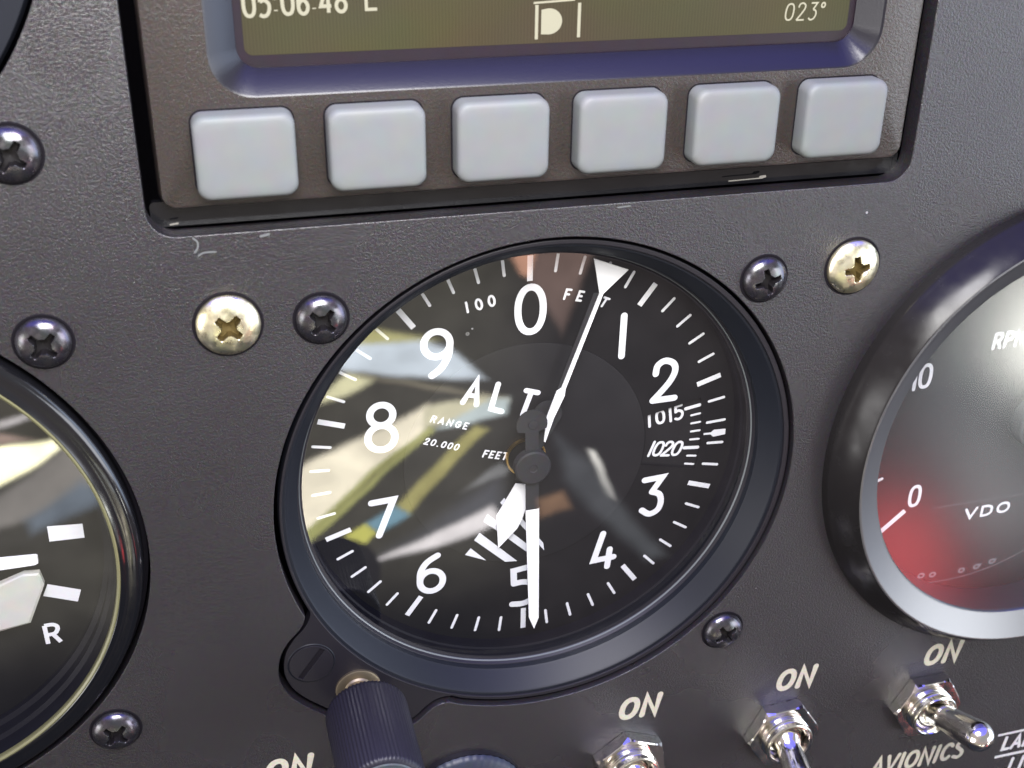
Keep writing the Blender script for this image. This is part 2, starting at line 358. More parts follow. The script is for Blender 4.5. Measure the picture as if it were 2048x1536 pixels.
def catmull(P, n=7):
    out = []
    Q = [P[0]]+list(P)+[P[-1]]
    for i in range(1, len(Q)-2):
        a, b, c, d = Q[i-1], Q[i], Q[i+1], Q[i+2]
        for k in range(n):
            t = k/n
            out.append(tuple(.5*((2*b[j])+(-a[j]+c[j])*t+(2*a[j]-5*b[j]+4*c[j]-d[j])*t*t+(-a[j]+3*b[j]-3*c[j]+d[j])*t**3) for j in (0, 1)))
    out.append(tuple(P[-1])); return out
class Ink:
    """flat painted strokes collected into one mesh"""
    def __init__(s, z, th=.0): s.V = []; s.F = []; s.z = z; s.k = 0
    def poly(s, P, dz=0):
        z = s.z+.004*(s.k % 9)+dz; s.k += 1
        i = len(s.V); s.V += [(x, y, z) for x, y in P]
        a = sum(P[j][0]*P[(j+1) % len(P)][1]-P[(j+1) % len(P)][0]*P[j][1] for j in range(len(P)))
        idx = list(range(i, i+len(P)))
        s.F.append(tuple(idx if a > 0 else idx[::-1]))
    def stroke(s, P, w, closed=False, cap='round'):
        z = s.z+.004*(s.k % 9); s.k += 1
        P = [Vector(p) for p in P]; n = len(P); h = w/2
        L, Rr = [], []
        for i in range(n):
            if closed: a, b, c = P[i-1], P[i], P[(i+1) % n]
            else: a, b, c = P[max(i-1, 0)], P[i], P[min(i+1, n-1)]
            d1 = (b-a); d2 = (c-b)
            if d1.length < 1e-6: d1 = d2
            if d2.length < 1e-6: d2 = d1
            d1 = d1.normalized(); d2 = d2.normalized()
            n1 = Vector((-d1.y, d1.x)); n2 = Vector((-d2.y, d2.x)); mm = n1+n2
            if mm.length < .3: mm = n1.copy()
            mm.normalize(); k = h/max(.45, mm.dot(n1))
            L.append(b+mm*k); Rr.append(b-mm*k)
        i0 = len(s.V)
        for a, b in zip(L, Rr): s.V += [(a.x, a.y, z), (b.x, b.y, z)]
        for i in range(n if closed else n-1):
            j = (i+1) % n
            s.F.append((i0+2*i+1, i0+2*j+1, i0+2*j, i0+2*i))
        if cap == 'round' and not closed:
            for e, (c, q) in enumerate(((P[0], P[0]-P[1]), (P[-1], P[-1]-P[-2]))):
                a0 = math.atan2(q.y, q.x); j0 = len(s.V)
                pts = [(c.x+h*math.cos(a0-PI/2+PI*t/8), c.y+h*math.sin(a0-PI/2+PI*t/8)) for t in range(9)]
                s.V += [(x, y, z) for x, y in pts]; s.F.append(tuple(range(j0, j0+9)))
    def make(s, name, material, parent=None): return obj(name, s.V, s.F, material, parent)
def ell(cx, cy, rx, ry, a0=0, a1=360, n=24, p=1.0):
    o_ = []
    full = abs(a1-a0) >= 360
    for i in range(n if full else n+1):
        a = math.radians(a0+(a1-a0)*i/n); c, s_ = math.cos(a), math.sin(a)
        o_.append((cx+rx*math.copysign(abs(c)**p, c), cy+ry*math.copysign(abs(s_)**p, s_)))
    return o_
# glyphs in a box of height 1: (advance, [(points, closed)])
G = {
 '0': (.62, [(ell(.31, .5, .25, .44, p=.8), True)]),
 '1': (.30, [([(.15, .03), (.15, .97)], False)]),
 '2': (.62, [(catmull([(.08, .72), (.14, .90), (.31, .96), (.49, .86), (.50, .66), (.34, .40), (.06, .04)]), False), ([(.06, .04), (.56, .04)], False)]),
 '3': (.60, [([(.10, .95), (.50, .95), (.28, .60)], False), (catmull([(.28, .60), (.46, .52), (.52, .32), (.42, .10), (.22, .03), (.07, .14)]), False)]),
 '4': (.62, [([(.36, .96), (.06, .28), (.56, .28)], False), ([(.42, .52), (.42, .03)], False)]),
 '5': (.60, [([(.52, .95), (.14, .95), (.11, .56)], False), (catmull([(.11, .56), (.30, .62), (.50, .50), (.53, .30), (.42, .09), (.22, .03), (.06, .10)]), False)]),
 '6': (.60, [(ell(.31, .29, .22, .25), True), (catmull([(.09, .32), (.10, .62), (.22, .86), (.44, .96)]), False)]),
 '8': (.60, [(ell(.31, .27, .23, .23), True), (ell(.31, .73, .19, .20), True)]),
 '9': (.60, [(ell(.31, .70, .22, .25), True), (catmull([(.53, .68), (.50, .38), (.38, .14), (.16, .04)]), False)]),
 'A': (.70, [([(.04, .03), (.34, .97), (.64, .03)], False), ([(.15, .32), (.53, .32)], False)]),
 'C': (.70, [(ell(.37, .5, .29, .45, 45, 315), False)]),
 'D': (.70, [([(.08, .03), (.08, .97)], False), (catmull([(.08, .97), (.40, .95), (.60, .76), (.62, .50), (.60, .24), (.40, .05), (.08, .03)]), False)]),
 'E': (.58, [([(.50, .96), (.08, .96), (.08, .04), (.50, .04)], False), ([(.08, .5), (.42, .5)], False)]),
 'F': (.56, [([(.52, .96), (.08, .96), (.08, .03)], False), ([(.08, .5), (.42, .5)], False)]),
 'G': (.70, [(ell(.37, .5, .29, .45, 45, 320), False), ([(.62, .22), (.64, .46), (.40, .46)], False)]),
 'H': (.72, [([(.08, .03), (.08, .97)], False), ([(.64, .03), (.64, .97)], False), ([(.08, .5), (.64, .5)], False)]),
 'I': (.28, [([(.14, .03), (.14, .97)], False)]),
 'L': (.55, [([(.08, .97), (.08, .04), (.50, .04)], False)]),
 'M': (.85, [([(.08, .03), (.08, .97), (.42, .3), (.76, .97), (.76, .03)], False)]),
 'N': (.74, [([(.08, .03), (.08, .97), (.64, .03), (.64, .97)], False)]),
 'O': (.80, [(ell(.39, .5, .31, .45, p=.9), True)]),
 'P': (.62, [([(.08, .03), (.08, .96)], False), (catmull([(.08, .96), (.38, .96), (.54, .86), (.55, .66), (.40, .50), (.08, .48)]), False)]),
 'R': (.66, [([(.08, .03), (.08, .96)], False), (catmull([(.08, .96), (.38, .96), (.54, .86), (.55, .68), (.40, .50), (.08, .48)]), False), ([(.34, .48), (.58, .03)], False)]),
 'S': (.62, [(catmull([(.52, .84), (.34, .97), (.12, .90), (.09, .70), (.30, .53), (.50, .36), (.52, .15), (.32, .03), (.06, .12)]), False)]),
 'T': (.60, [([(.02, .96), (.58, .96)], False), ([(.30, .96), (.30, .03)], False)]),
 'V': (.68, [([(.04, .97), (.34, .04), (.64, .97)], False)]),
 ':': (.28, [([(.12, .20), (.12, .24)], False), ([(.12, .62), (.12, .66)], False)]),
 '.': (.26, [([(.10, .06), (.12, .06)], False)]),
 '°': (.40, [(ell(.16, .82, .12, .13, n=4*2), True)]),
 ' ': (.40, []),
}
def text(ink, s, x, y, h, sw, ang=0, slant=0, ws=1.0, gap=.08, cap='round'):
    ca, sa = math.cos(math.radians(ang)), math.sin(math.radians(ang)); pen = 0
    for ch in s:
        adv, strokes = G[ch]
        for pts, closed in strokes:
            Q = []
            for gx, gy in pts:
                lx = ((gx*ws+pen) + gy*slant)*h; ly = gy*h
                Q.append((x+lx*ca-ly*sa, y+lx*sa+ly*ca))
            ink.stroke(Q, sw, closed, cap)
        pen += adv*ws+gap

# ------------------------------------------------------------------ the panel
ear = [(-36.6,-15.8),(-36.9,-16.9),(-37.7,-18.2),(-39.2,-19.8),(-40.5,-22.0),(-41.1,-24.6),(-41.0,-27.0),(-40.0,-29.6),(-38.4,-31.7),(-36.6,-33.4),(-34.6,-35.1),(-32,-37.2),(-29,-39.2),(-26,-40.4),(-23,-40.5),(-20.6,-39.6),(-18.8,-38.0),(-17.6,-37.1),(-16.4,-36.7),(-15.1,-36.7)]
a_s = math.degrees(math.atan2(-36.7, -15.1)); a_e = math.degrees(math.atan2(-15.8, -36.6))
alt_hole = catmull(ear, 4) + circle((0, 0), 39.85, 150, a_s, a_e+360, closed=False)[1:-1]
def clean(P): return [p for i, p in enumerate(P) if math.dist(p, P[i-1]) > .05]
alt_hole = clean(alt_hole)
gps_hole = rloop(.45, 79.0, 103.9, 70.0, 3.4, 10)
panel = plate('instrument_panel', [rloop(0, 0, 560, 460, 5), alt_hole, gps_hole, circle((-96.6, .5), 39.8), circle((-96.6, 88.4), 39.8), circle((87, -1.2), 36)], -3.2, 0, PANEL, bevel=.12)
panel['kind'] = 'structure'; panel['label'] = 'dark grey textured instrument panel holding the gauges, screws and switches'
back = plate('panel_backing', [rloop(0, 0, 556, 456, 5)], -34, -33, VOID, panel)
# lettering printed on the panel
def panel_text(jobs, label=None, m_=PRINT):
    ink = Ink(.03)
    for j in jobs: text(ink, *j[0], **j[1])
    o = ink.make('lettering', m_, panel)
    if label: o['label'] = label
    return o
for (x, y) in ((13.6, -47.0), (42.6, -47.1), (71.8, -47.6), (-44.9, -46.4)):
    panel_text([(('ON', x, y, 4.15, 1.04), dict(slant=.20, ws=1.0, gap=.16, ang=0))], 'cream letters ON printed above a switch')
panel_text([(('AVIONICS', 65.2, -72.6, 4.1, .82), dict(slant=.16, ws=.86, gap=.10))], 'cream word AVIONICS printed under a switch')
ink = Ink(.03)
text(ink, 'LANDING', 93.9, -73.2, 3.2, .72, slant=.14, ws=.95, gap=.14)
ink.stroke([(92.4, -69.05), (135, -68.6)], .55, cap='flat')
ink.stroke([(92.9, -74.75), (135, -74.6)], .65, cap='flat')
text(ink, 'LIGHT', 96.6, -79.4, 3.4, .72, slant=.14, ws=.95, gap=.14)
ink.make('lettering', PRINTW, panel)['label'] = 'white ruled lettering beside the rightmost switch'
# scuffs on the paint
ink = Ink(.02)
ink.stroke(catmull([(-46.3, 43.7), (-45.85, 43.2), (-45.9, 42.4), (-46.3, 41.9)]), .22)
ink.stroke(catmull([(-45.9, 41.4), (-45.2, 41.75), (-43.8, 41.75)]), .22)
ink.stroke([(-38.2, 43.3), (-37.2, 43.5)], .3)
ink.stroke([(8.7, 43.4), (10.5, 43.5)], .18)
ink.stroke([(46.5, -4.2), (47.0, -4.1)], .15)
ink.make('scuff_marks', mat('scratched_paint', (.10, .105, .105), .6, .3), panel)

# ------------------------------------------------------------------ navigation display unit
gps = thing('navigation_display', 'black avionics unit with olive screen above six blank grey buttons', 'display', (.5, 47.2, -3))
def gp(o): o.parent = gps; o.matrix_parent_inverse = Matrix.Translation((-.5*U, -47.2*U, 3*U)); return o
bcx, bw, by0 = .75, 100.7, 47.1
def gl(inset, r, y0=by0): # body outline
    h = 66-2*inset; return rloop(bcx, y0+33, bw-2*inset, h, max(r-inset, .2), 8)
def bl(x0, x1, y0, r): # recess outline
    h = 60; return rloop((x0+x1)/2, y0+h/2, x1-x0, h, r, 8)
body = loft('case', [(gl(-.2, 2.2), -9), (gl(-.2, 2.2), -2.5), (gl(0, 2.0), -1.5), (gl(.25, 1.9), -1.1), (gl(.6, 1.6), -1.0),
                     (bl(-42.45, 45.35, 60.2, 5.2), -1.0)], GPSM, cap1=False)
gp(body)
rec = loft('screen_bezel', [(bl(-42.45, 45.35, 60.2, 5.2), -1.0), (bl(-42.15, 45.05, 60.45, 5.0), -1.12), (bl(-38.95, 42.75, 62.95, 2.6), -4.2)], GPSB, cap1=False); gp(rec)
gap = loft('gasket', [(bl(-38.95, 42.75, 62.95, 2.6), -4.2), (bl(-38.95, 42.75, 62.95, 2.6), -4.6)], MASK); gp(gap)
ledge = loft('lower_flange', [(rloop(.45, 46.0, 103.0, 3.2, .6), -4.2), (rloop(.45, 46.0, 103.0, 3.2, .6), -3.0)], GLOSSB); gp(ledge)
ink = Ink(-4.55)
ink.poly([(x, y) for x, y in rloop(2.0, 94.4, 79.9, 60, 1.0)])
scr = ink.make('screen', LCD); gp(scr)
pane = loft('cover_glass', [(bl(-38.9, 42.7, 63.0, 2.5), -4.35), (bl(-38.9, 42.7, 63.0, 2.5), -4.34)], SCRG); gp(pane)
chars = Ink(-4.50)
text(chars, '05:06:48', -37.75, 68.75, 3.1, .43, ws=.80, gap=.085, ang=1.2, cap='flat')
gp(chars.make('clock_digits', LCDTXT)); chars = Ink(-4.50)
text(chars, 'L', -23.4, 69.15, 3.1, .38, ws=1.0, gap=.10, cap='flat')
gp(chars.make('letter', LCDTXT)); chars = Ink(-4.50)
text(chars, '023°', 32.4, 65.9, 2.35, .22, slant=.10, ws=.95, gap=.14, cap='flat')
gp(chars.make('heading_digits', LCDTXT)); chars = Ink(-4.50)
chars.stroke([(-1.75, 64.9), (-1.75, 69.1)], .42, cap='flat')
chars.stroke([(3.85, 64.95), (3.85, 69.2)], .42, cap='flat')
chars.stroke([(-2.2, 69.35), (3.2, 69.6)], .25, cap='flat')
chars.poly([(-1.15, 65.5)] + [(-1.15+1.0+1.75*math.cos(math.radians(a)), 67.05+1.6*math.sin(math.radians(a))) for a in range(-100, 101, 12)] + [(-1.15, 68.5)])
gp(chars.make('station_symbol', LCDTXT))
ink = Ink(-1.96)
ink.stroke([(25.5, 45.25), (30.6, 45.35)], .16); ink.stroke([(30.2, 45.5), (30.9, 45.55)], .35); ink.stroke([(-48.8, 45.0), (-47.9, 45.1)], .22)  # scratches, plus a glint painted at the left end
o = ink.make('chips_and_glint', mat('chip_and_glint_colour', (.16, .15, .13), .5, .4)); gp(o)
for k in range(6):
    cx = -39.15+15.81*k; cy = 53.85; w, h = 11.95, 10.15
    fr = loft('button', [(rloop(cx, cy, w, h, 1.4), -1.4)] + [(rloop(cx, cy, w-2*i_, h-2*i_, 1.5), z_) for i_, z_ in ((0, 1.2), (.08, 1.6), (.26, 1.88), (.50, 2.02), (.85, 2.09), (1.6, 2.12))], BUTTON, ang=60)
    gp(fr)
    fr2 = loft('button_gap_shade', [(rloop(cx, cy, w+.42, h+.42, 1.6), -.985), (rloop(cx, cy, w-.2, h-.2, 1.5), -.98)], VOID, cap1=False); gp(fr2)  # flat dark ring painted around the button as shade of the gap
    fr2.parent = fr; fr2.matrix_parent_inverse = Matrix()

# ------------------------------------------------------------------ altimeter
alt = thing('altimeter', 'round black altimeter with white numerals and three pointers in the middle of the panel', 'altimeter', (0, 0, -11))
def ap(o, par=None):
    o.parent = par or alt
    o.matrix_parent_inverse = Matrix.Translation((0, 0, 11*U)) if par is None else Matrix()
    return o
def shrink(P, d):
    n = len(P); out = []
    for i in range(n):
        a, b, c = Vector(P[i-1]), Vector(P[i]), Vector(P[(i+1) % n])
        t = (c-a).normalized(); nn = Vector((-t.y, t.x)); out.append(tuple(b+nn*d))
    return out
area = sum(alt_hole[i][0]*alt_hole[(i+1) % len(alt_hole)][1]-alt_hole[(i+1) % len(alt_hole)][0]*alt_hole[i][1] for i in range(len(alt_hole)))
earL = shrink(alt_hole, (.62 if area > 0 else -.62))
earL = [(x+.22, y-.02) for x, y in earL]
fl = plate('mounting_flange', [earL, circle((0, 0), 38.6)], -3.0, -.75, BLACK, bevel=.12); ap(fl)
bez = lathe('bezel_ring', [(39.1, -3.5), (39.1, -1.7), (38.95, -1.35), (38.6, -1.15), (38.2, -1.2), (37.9, -1.45), (36.35, -4.35), (36.1, -4.6), (36.05, -5.6)], SATIN, ang=28); ap(bez)
ring = lathe('retaining_ring', [(36.05, -5.6), (35.95, -5.65), (35.55, -6.35), (35.5, -6.45), (35.1, -6.6), (35.1, -6.75)], BLACK, ang=28); ap(ring)
bead = lathe('glass_seal', [(35.98, -6.15), (35.80, -6.02), (35.62, -6.12), (35.56, -6.3)], mat('pale_seal_edge', (.10, .11, .11), .3, .6)); ap(bead)
wall = lathe('inner_wall', [(35.3, -6.8), (35.3, -8.6), (35.0, -8.8), (35.0, -11.2)], WALLB, ang=28); ap(wall)
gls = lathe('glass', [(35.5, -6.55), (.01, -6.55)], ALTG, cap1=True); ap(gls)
# dial with its pressure window
def sector(r0, r1, a0, a1, n=14): return circle((0, 0), r1, n, a0, a1, False)+circle((0, 0), r0, n, a1, a0, False)
win = sector(19.7, 29.5, -12.6, 13.2)
dial = plate('dial_face', [circle((0, 0), 35.2), win], -11.3, -11.0, DIAL); ap(dial)
sub = plate('pressure_scale', [sector(19, 30.3, -20, 20, 20)], -11.9, -11.55, DISC); ap(sub)
ticks = Ink(-10.975)
for k in range(50):
    a = math.radians(7.2*k); s_, c_ = math.sin(a), math.cos(a); cx, cy = -.05, .1
    if k % 5 == 0: r0, r1, w = 29.3, 33.4, .86
    else: r0, r1, w = 30.75, 33.3, .46
    if 7.2*k in (86.4, 93.6) : r0 = 30.3
    tk = Ink(-10.975); tk.stroke([(cx+r0*s_, cy+r0*c_), (cx+r1*s_, cy+r1*c_)], w, cap='flat' if k % 5 == 0 else 'round'); ap(tk.make('tick_mark', WHITE), dial)
ticks.poly([(29.75, .12), (31.0, .10), (31.5, .53), (33.56, .44), (33.58, -.58), (31.45, -.76), (31.0, -.28), (29.75, -.22)])
t_ = ticks.make('pressure_index', WHITE); ap(t_, dial)
SW = 1.08
nums = {
 '0': [(ell(.15, 24.87, 1.93, 3.55, p=.92, n=36), True)],
 '1': [([(14.85, 22.35), (14.78, 15.65)], False)],
 '2': [(catmull([(20.65, 11.9), (20.9, 13.3), (22.1, 14.0), (23.5, 13.4), (23.85, 12.0), (22.9, 10.0), (20.45, 7.22)]), False), ([(20.45, 7.22), (24.1, 7.3)], False)],
 '3': [([(20.1, -7.35), (23.2, -7.15), (21.5, -9.75)], False), (catmull([(21.5, -9.75), (22.8, -10.4), (23.2, -11.9), (22.7, -13.4), (21.3, -14.0), (19.95, -13.1)]), False)],
 '4': [([(13.4, -16.6), (11.95, -21.75), (15.45, -21.55)], False), ([(14.7, -19.9), (14.4, -23.3)], False)],
 '5': [([(1.5, -20.9), (-1.85, -21.35), (-1.75, -23.95)], False), (catmull([(-1.75, -23.95), (-.2, -23.85), (1.3, -24.4), (1.8, -26.0), (1.2, -27.6), (-.2, -28.2), (-2.0, -28.05)]), False)],
 '6': [(ell(-15.53, -20.88, 1.88, 1.95, n=30), True), (catmull([(-17.4, -20.6), (-17.2, -18.8), (-16.2, -17.2), (-14.45, -16.1)]), False)],
 '7': [([(-24.55, -4.75), (-21.15, -4.55), (-23.6, -10.8)], False)],
 '8': [(ell(-22.47, 10.25, 1.72, 1.70, n=30), True), (ell(-22.6, 6.45, 2.03, 2.05, n=30), True)],
 '9': [(ell(-13.93, 20.85, 1.95, 2.02, n=30), True), (catmull([(-11.98, 20.9), (-12.25, 18.9), (-13.3, 17.0), (-14.75, 15.85)]), False)]}
for ch, strokes in nums.items():
    ink = Ink(-10.975)
    for P, cl in strokes: ink.stroke(P, SW, cl)
    ap(ink.make('numeral', WHITE), dial)['label'] = 'white numeral %s' % ch
ink = Ink(-10.70)
ink.stroke([(-10.2, 11.0), (-7.95, 14.45), (-8.1, 10.35)], .88); ink.stroke([(-9.15, 12.05), (-8.1, 11.75)], .75)
ink.stroke([(-4.75, 13.35), (-5.85, 9.35), (-4.2, 8.65)], .88)
ink.stroke([(-.35, 11.75), (1.5, 11.15)], .85); ink.stroke([(.45, 11.4), (-.85, 7.7)], .85)
ap(ink.make('lettering', WHITE), dial)['label'] = 'large slanted white letters ALT'
ink = Ink(-10.7)
text(ink, 'RANGE', -15.3, 8.35, 1.08, .22, ang=-20, slant=.12, ws=1.15, gap=.42)
text(ink, '20.000', -16.35, 4.7, 1.08, .23, ang=-19.6, slant=.16, ws=1.05, gap=.32)
text(ink, 'FEET', -7.25, 1.15, 1.2, .27, ang=-15.7, slant=.14, ws=1.05, gap=.28)
ap(ink.make('lettering', WHITE), dial)['label'] = 'small white words RANGE 20.000 FEET'
ink = Ink(-10.975)
ink.stroke([(-9.55, 26.95), (-9.28, 25.45)], .36)
for (x, y, a) in ((-7.65, 26.5, 14), (-5.75, 26.85, 10)):
    P = [(x+p*math.cos(math.radians(a))-q*math.sin(math.radians(a)), y+p*math.sin(math.radians(a))+q*math.cos(math.radians(a))) for p, q in ell(0, 0, .42, .78, n=18)]
    ink.stroke(P, .36, True)
text(ink, 'F', 5.1, 26.05, 1.6, .36, ang=-10, slant=.1, ws=1.0); text(ink, 'E', 7.05, 25.65, 1.55, .36, ang=-14, slant=.1)
text(ink, 'E', 9.50, 24.95, 1.55, .36, ang=-19, slant=.1); text(ink, 'T', 10.75, 24.45, 1.5, .36, ang=-24, slant=.15)
ap(ink.make('lettering', WHITE), dial)['label'] = 'white 100 and FEET around the top of the dial'
ink = Ink(-11.53)
for k in range(-1, 9):
    a = math.radians(10.1 - 3.08*k); r0, r1 = ((26.9, 29.3) if k in (0, 5) else (27.75, 29.25)); w = .58 if k in (0, 5) else .36
    ink.stroke([(r0*math.cos(a), r0*math.sin(a)), (r1*math.cos(a), r1*math.sin(a))], w)
text(ink, '1', 20.15, 2.2, 2.3, .46, ang=6); text(ink, '0', 21.6, 2.45, 2.5, .46, ang=8); text(ink, '1', 23.7, 2.7, 2.5, .46, ang=8); text(ink, '5', 24.75, 2.85, 2.6, .46, ang=10)
text(ink, '1020', 20.2, -3.15, 2.72, .44, ang=-7, slant=.24, ws=.98, gap=.0)
ap(ink.make('scale_markings', WHITE), sub)['label'] = 'white pressure figures 1015 and 1020 with ticks'
# raised centre disc and striped low-altitude flag
disc = lathe('centre_disc', [(19.5, -11.0), (19.45, -10.80), (19.2, -10.74), (.5, -10.74)], DISC, cap1=True); ap(disc)
ink = Ink(-10.72)
for P in ([(-10.01,-16.6),(-9.1,-15.48),(-6.5,-18.3)], [(-8.52,-14.05),(-7.62,-12.77),(-1.34,-19.3),(-3.36,-19.1)], [(-6.97,-10.7),(-6.32,-9.49),(.81,-16.79),(.84,-18.36)], [(-4.29,-7.66),(-3.64,-6.84),(3.0,-16.48),(3.21,-17.98)]):
    ink.poly(P)
ap(ink.make('striped_flag', STRIPE), disc)
ink = Ink(-10.72); ink.stroke(ell(-9.35, 22.0, .12, .12), .35, True)
o = ink.make('dial_rivet', mat('grey_rivet', (.13, .13, .125), .6, .3)); ap(o, dial); o.location.z = -.25*U
# pointers
def pointer(name, P, z0, z1, m_, par=None):
    o = loft(name, [(P, z0), (P, z1)], m_, cap0=True); fixn(o); ap(o, par) ; return o
pl = thing('x', 'x', 'x'); bpy.data.objects.remove(pl)
long_p = pointer('ten_thousand_foot_pointer', [(8.95, 32.75), (14.35, 30.55), (10.62, 27.15), (5.32, 12.1), (5.22, 11.0), (3.62, 7.35), (2.35, 3.3), (2.15, 3.5), (2.45, 7.6), (3.98, 11.9), (4.72, 12.35), (10.05, 27.2)], -9.25, -9.0, PWHITE)
blade = pointer('pointer_blade', [(9.25, 27.3), (10.45, 27.2), (5.35, 12.2), (4.15, 12.3)], -9.4, -9.27, POINTB, long_p)
P1 = [(-2.3, -3.4), (-.55, -3.75), (-.35, -6.2), (-.55, -8.0), (-1.2, -10.2), (-2.0, -11.8), (-5.05, -15.0), (-5.35, -8.9)]
P1 = [(x+.30, y-.62) for x, y in P1]
fat_p = pointer('thousand_foot_pointer', P1, -10.1, -9.85, PWHITE)
P2 = [(-.85, -7.95), (1.3, -7.75), (1.72, -29.25), (.97, -31.4), (.05, -28.95)]
thin_p = pointer('hundred_foot_pointer', P2, -8.2, -7.95, PWHITE)
# blackened pointer tails and hub
def rot2(P, a): return [(x*math.cos(a)-y*math.sin(a), x*math.sin(a)+y*math.cos(a)) for x, y in P]
arm = [(-1.05, 6.0)] + [(2.45*math.cos(math.radians(t)), 7.3+2.45*math.sin(math.radians(t))) for t in range(205, -26, -15)] + [(1.05, 6.0), (1.1, -7.9), (-1.0, -7.9)]
tail = pointer('pointer_counterweight', rot2(arm, .02), -8.2, -7.93, POINTB, thin_p)
arm2 = [(-.9, 0)] + [(2.3*math.cos(math.radians(t)), 8.2+2.3*math.sin(math.radians(t))) for t in range(205, -26, -15)] + [(.9, 0), (.9, -3.8), (-.9, -3.8)]
tail2 = pointer('pointer_counterweight', rot2(arm2, -.36), -10.1, -9.87, POINTB, fat_p)
hub = lathe('hub', [(2.9, -8.6), (2.85, -7.35), (2.6, -7.15), (.7, -7.1), (.55, -7.2), (.3, -7.2)], POINTB, cap1=True, seg=64); ap(hub)
piv = lathe('pivot_stud', [(.75, -7.93), (.72, -7.75), (.3, -7.70)], POINTB, c=(0, 7.3), cap1=True, seg=32); ap(piv, thin_p)
arb = lathe('arbor_ring', [(3.25, -10.7), (3.2, -10.2), (2.9, -10.2), (2.9, -10.7)], AMBER, c=(-.3, .3), seg=64); ap(arb)
# slotted screw on the ear
def cap_grid(name, R_, h, depthf, m_, parent=None, nr=60, nt=160, side=.5, sharpa=60, inside=None):
    V = [(0, 0, h-depthf(0, 0))]; F = []
    for i in range(1, nr+1):
        r = R_*math.sin(PI/2*i/nr) if False else R_*i/nr
        for k in range(nt):
            a = 2*PI*k/nt; x, y = r*math.cos(a), r*math.sin(a); q = r/R_
            V.append((x, y, h*math.sqrt(max(0, 1-q**2.6*.93)) - depthf(x, y)))
    for k in range(nt): F.append((0, 1+k, 1+(k+1) % nt))
    for i in range(nr-1):
        for k in range(nt):
            a = 1+i*nt+k; b = 1+i*nt+(k+1) % nt; F.append((a, a+nt, b+nt, b))
    j = len(V)
    for k in range(nt):
        a = 2*PI*k/nt; V.append((R_*math.cos(a), R_*math.sin(a), -side))
    for k in range(nt): F.append((1+(nr-1)*nt+k, j+k, j+(k+1) % nt, 1+(nr-1)*nt+(k+1) % nt))
    o = obj(name, V, F, m_, parent); sharp(o, sharpa)
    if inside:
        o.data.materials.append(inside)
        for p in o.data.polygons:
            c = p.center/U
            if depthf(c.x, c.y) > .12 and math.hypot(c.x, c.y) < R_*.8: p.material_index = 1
    return o
def slotd(x, y):
    x, y = x*math.cos(.93)+y*math.sin(.93), -x*math.sin(.93)+y*math.cos(.93)
    return .12*max(0, min(1, (.50-abs(y))/.10))
ss = thing('slotted_screw', 'flat black slotted screw in the ear of the altimeter flange', 'screw', (-36.2, -25.0, -.80))
def flat_head(name, R_, h, depthf, m_, parent):
    V = [(0, 0, h-depthf(0, 0))]; F = []; nr, nt = 60, 120
    for i in range(1, nr+1):
        r = R_*i/nr
        for k in range(nt):
            a = 2*PI*k/nt; x, y = r*math.cos(a), r*math.sin(a)
            V.append((x, y, h-(.18 if i == nr else 0)-depthf(x, y)))
    for k in range(nt): F.append((0, 1+k, 1+(k+1) % nt))
    for i in range(nr-1):
        for k in range(nt):
            a = 1+i*nt+k; b = 1+i*nt+(k+1) % nt; F.append((a, a+nt, b+nt, b))
    o = obj(name, V, F, m_, parent); sharp(o, 50); o.data.materials.append(VOID)
    for p in o.data.polygons:
        c = p.center/U
        if depthf(c.x, c.y) > .1: p.material_index = 1
    return o
sl = [(p*math.cos(.93)-q*math.sin(.93), p*math.sin(.93)+q*math.cos(.93)) for p, q in ((-3.0, -.42), (3.0, -.42), (3.0, .42), (-3.0, .42))]
plate('slotted_head', [circle((0, 0), 3.3, 96), sl], -.9, .30, BLACK, ss, bevel=.05)
sf = Ink(.09); sf.poly([(p*1.02, q*1.02) for p, q in sl]); sf.make('slot_floor', VOID, ss)  # slot floor coloured near-black as the shade inside the slot
rg = lathe('countersink_ring', [(3.60, .06), (3.5, .14), (3.38, .06)], SATIN, ss, seg=80)
# pressure-setting knob
kn = lathe('setting_knob', [(5.6, 4.6), (6.1, 5.0), (6.15, 5.6), (6.0, 20.6), (5.7, 21.1), (5.2, 21.3)], KNOBM, c=(-29, -31.4), seg=256, ridge=(.07, 5.9), cap1=False, cap0=True, ang=70); ap(kn)
kr = lathe('knob_end_ring', [(5.2, 21.3), (5.0, 21.45), (3.9, 21.4), (3.7, 21.0)], KNOBE, c=(-29, -31.4), seg=96); ap(kr, kn)
kc = lathe('knob_cap', [(3.7, 21.0), (3.0, 21.2), (.4, 21.3)], RED, c=(-29, -31.4), seg=64, cap1=True); ap(kc, kn)
sh = lathe('knob_shaft', [(3.5, -.9), (3.5, -.35), (3.3, -.25), (2.2, -.22), (2.0, .1), (2.0, 5.0)], COLLAR, c=(-29.4, -31.2), seg=96); ap(sh)

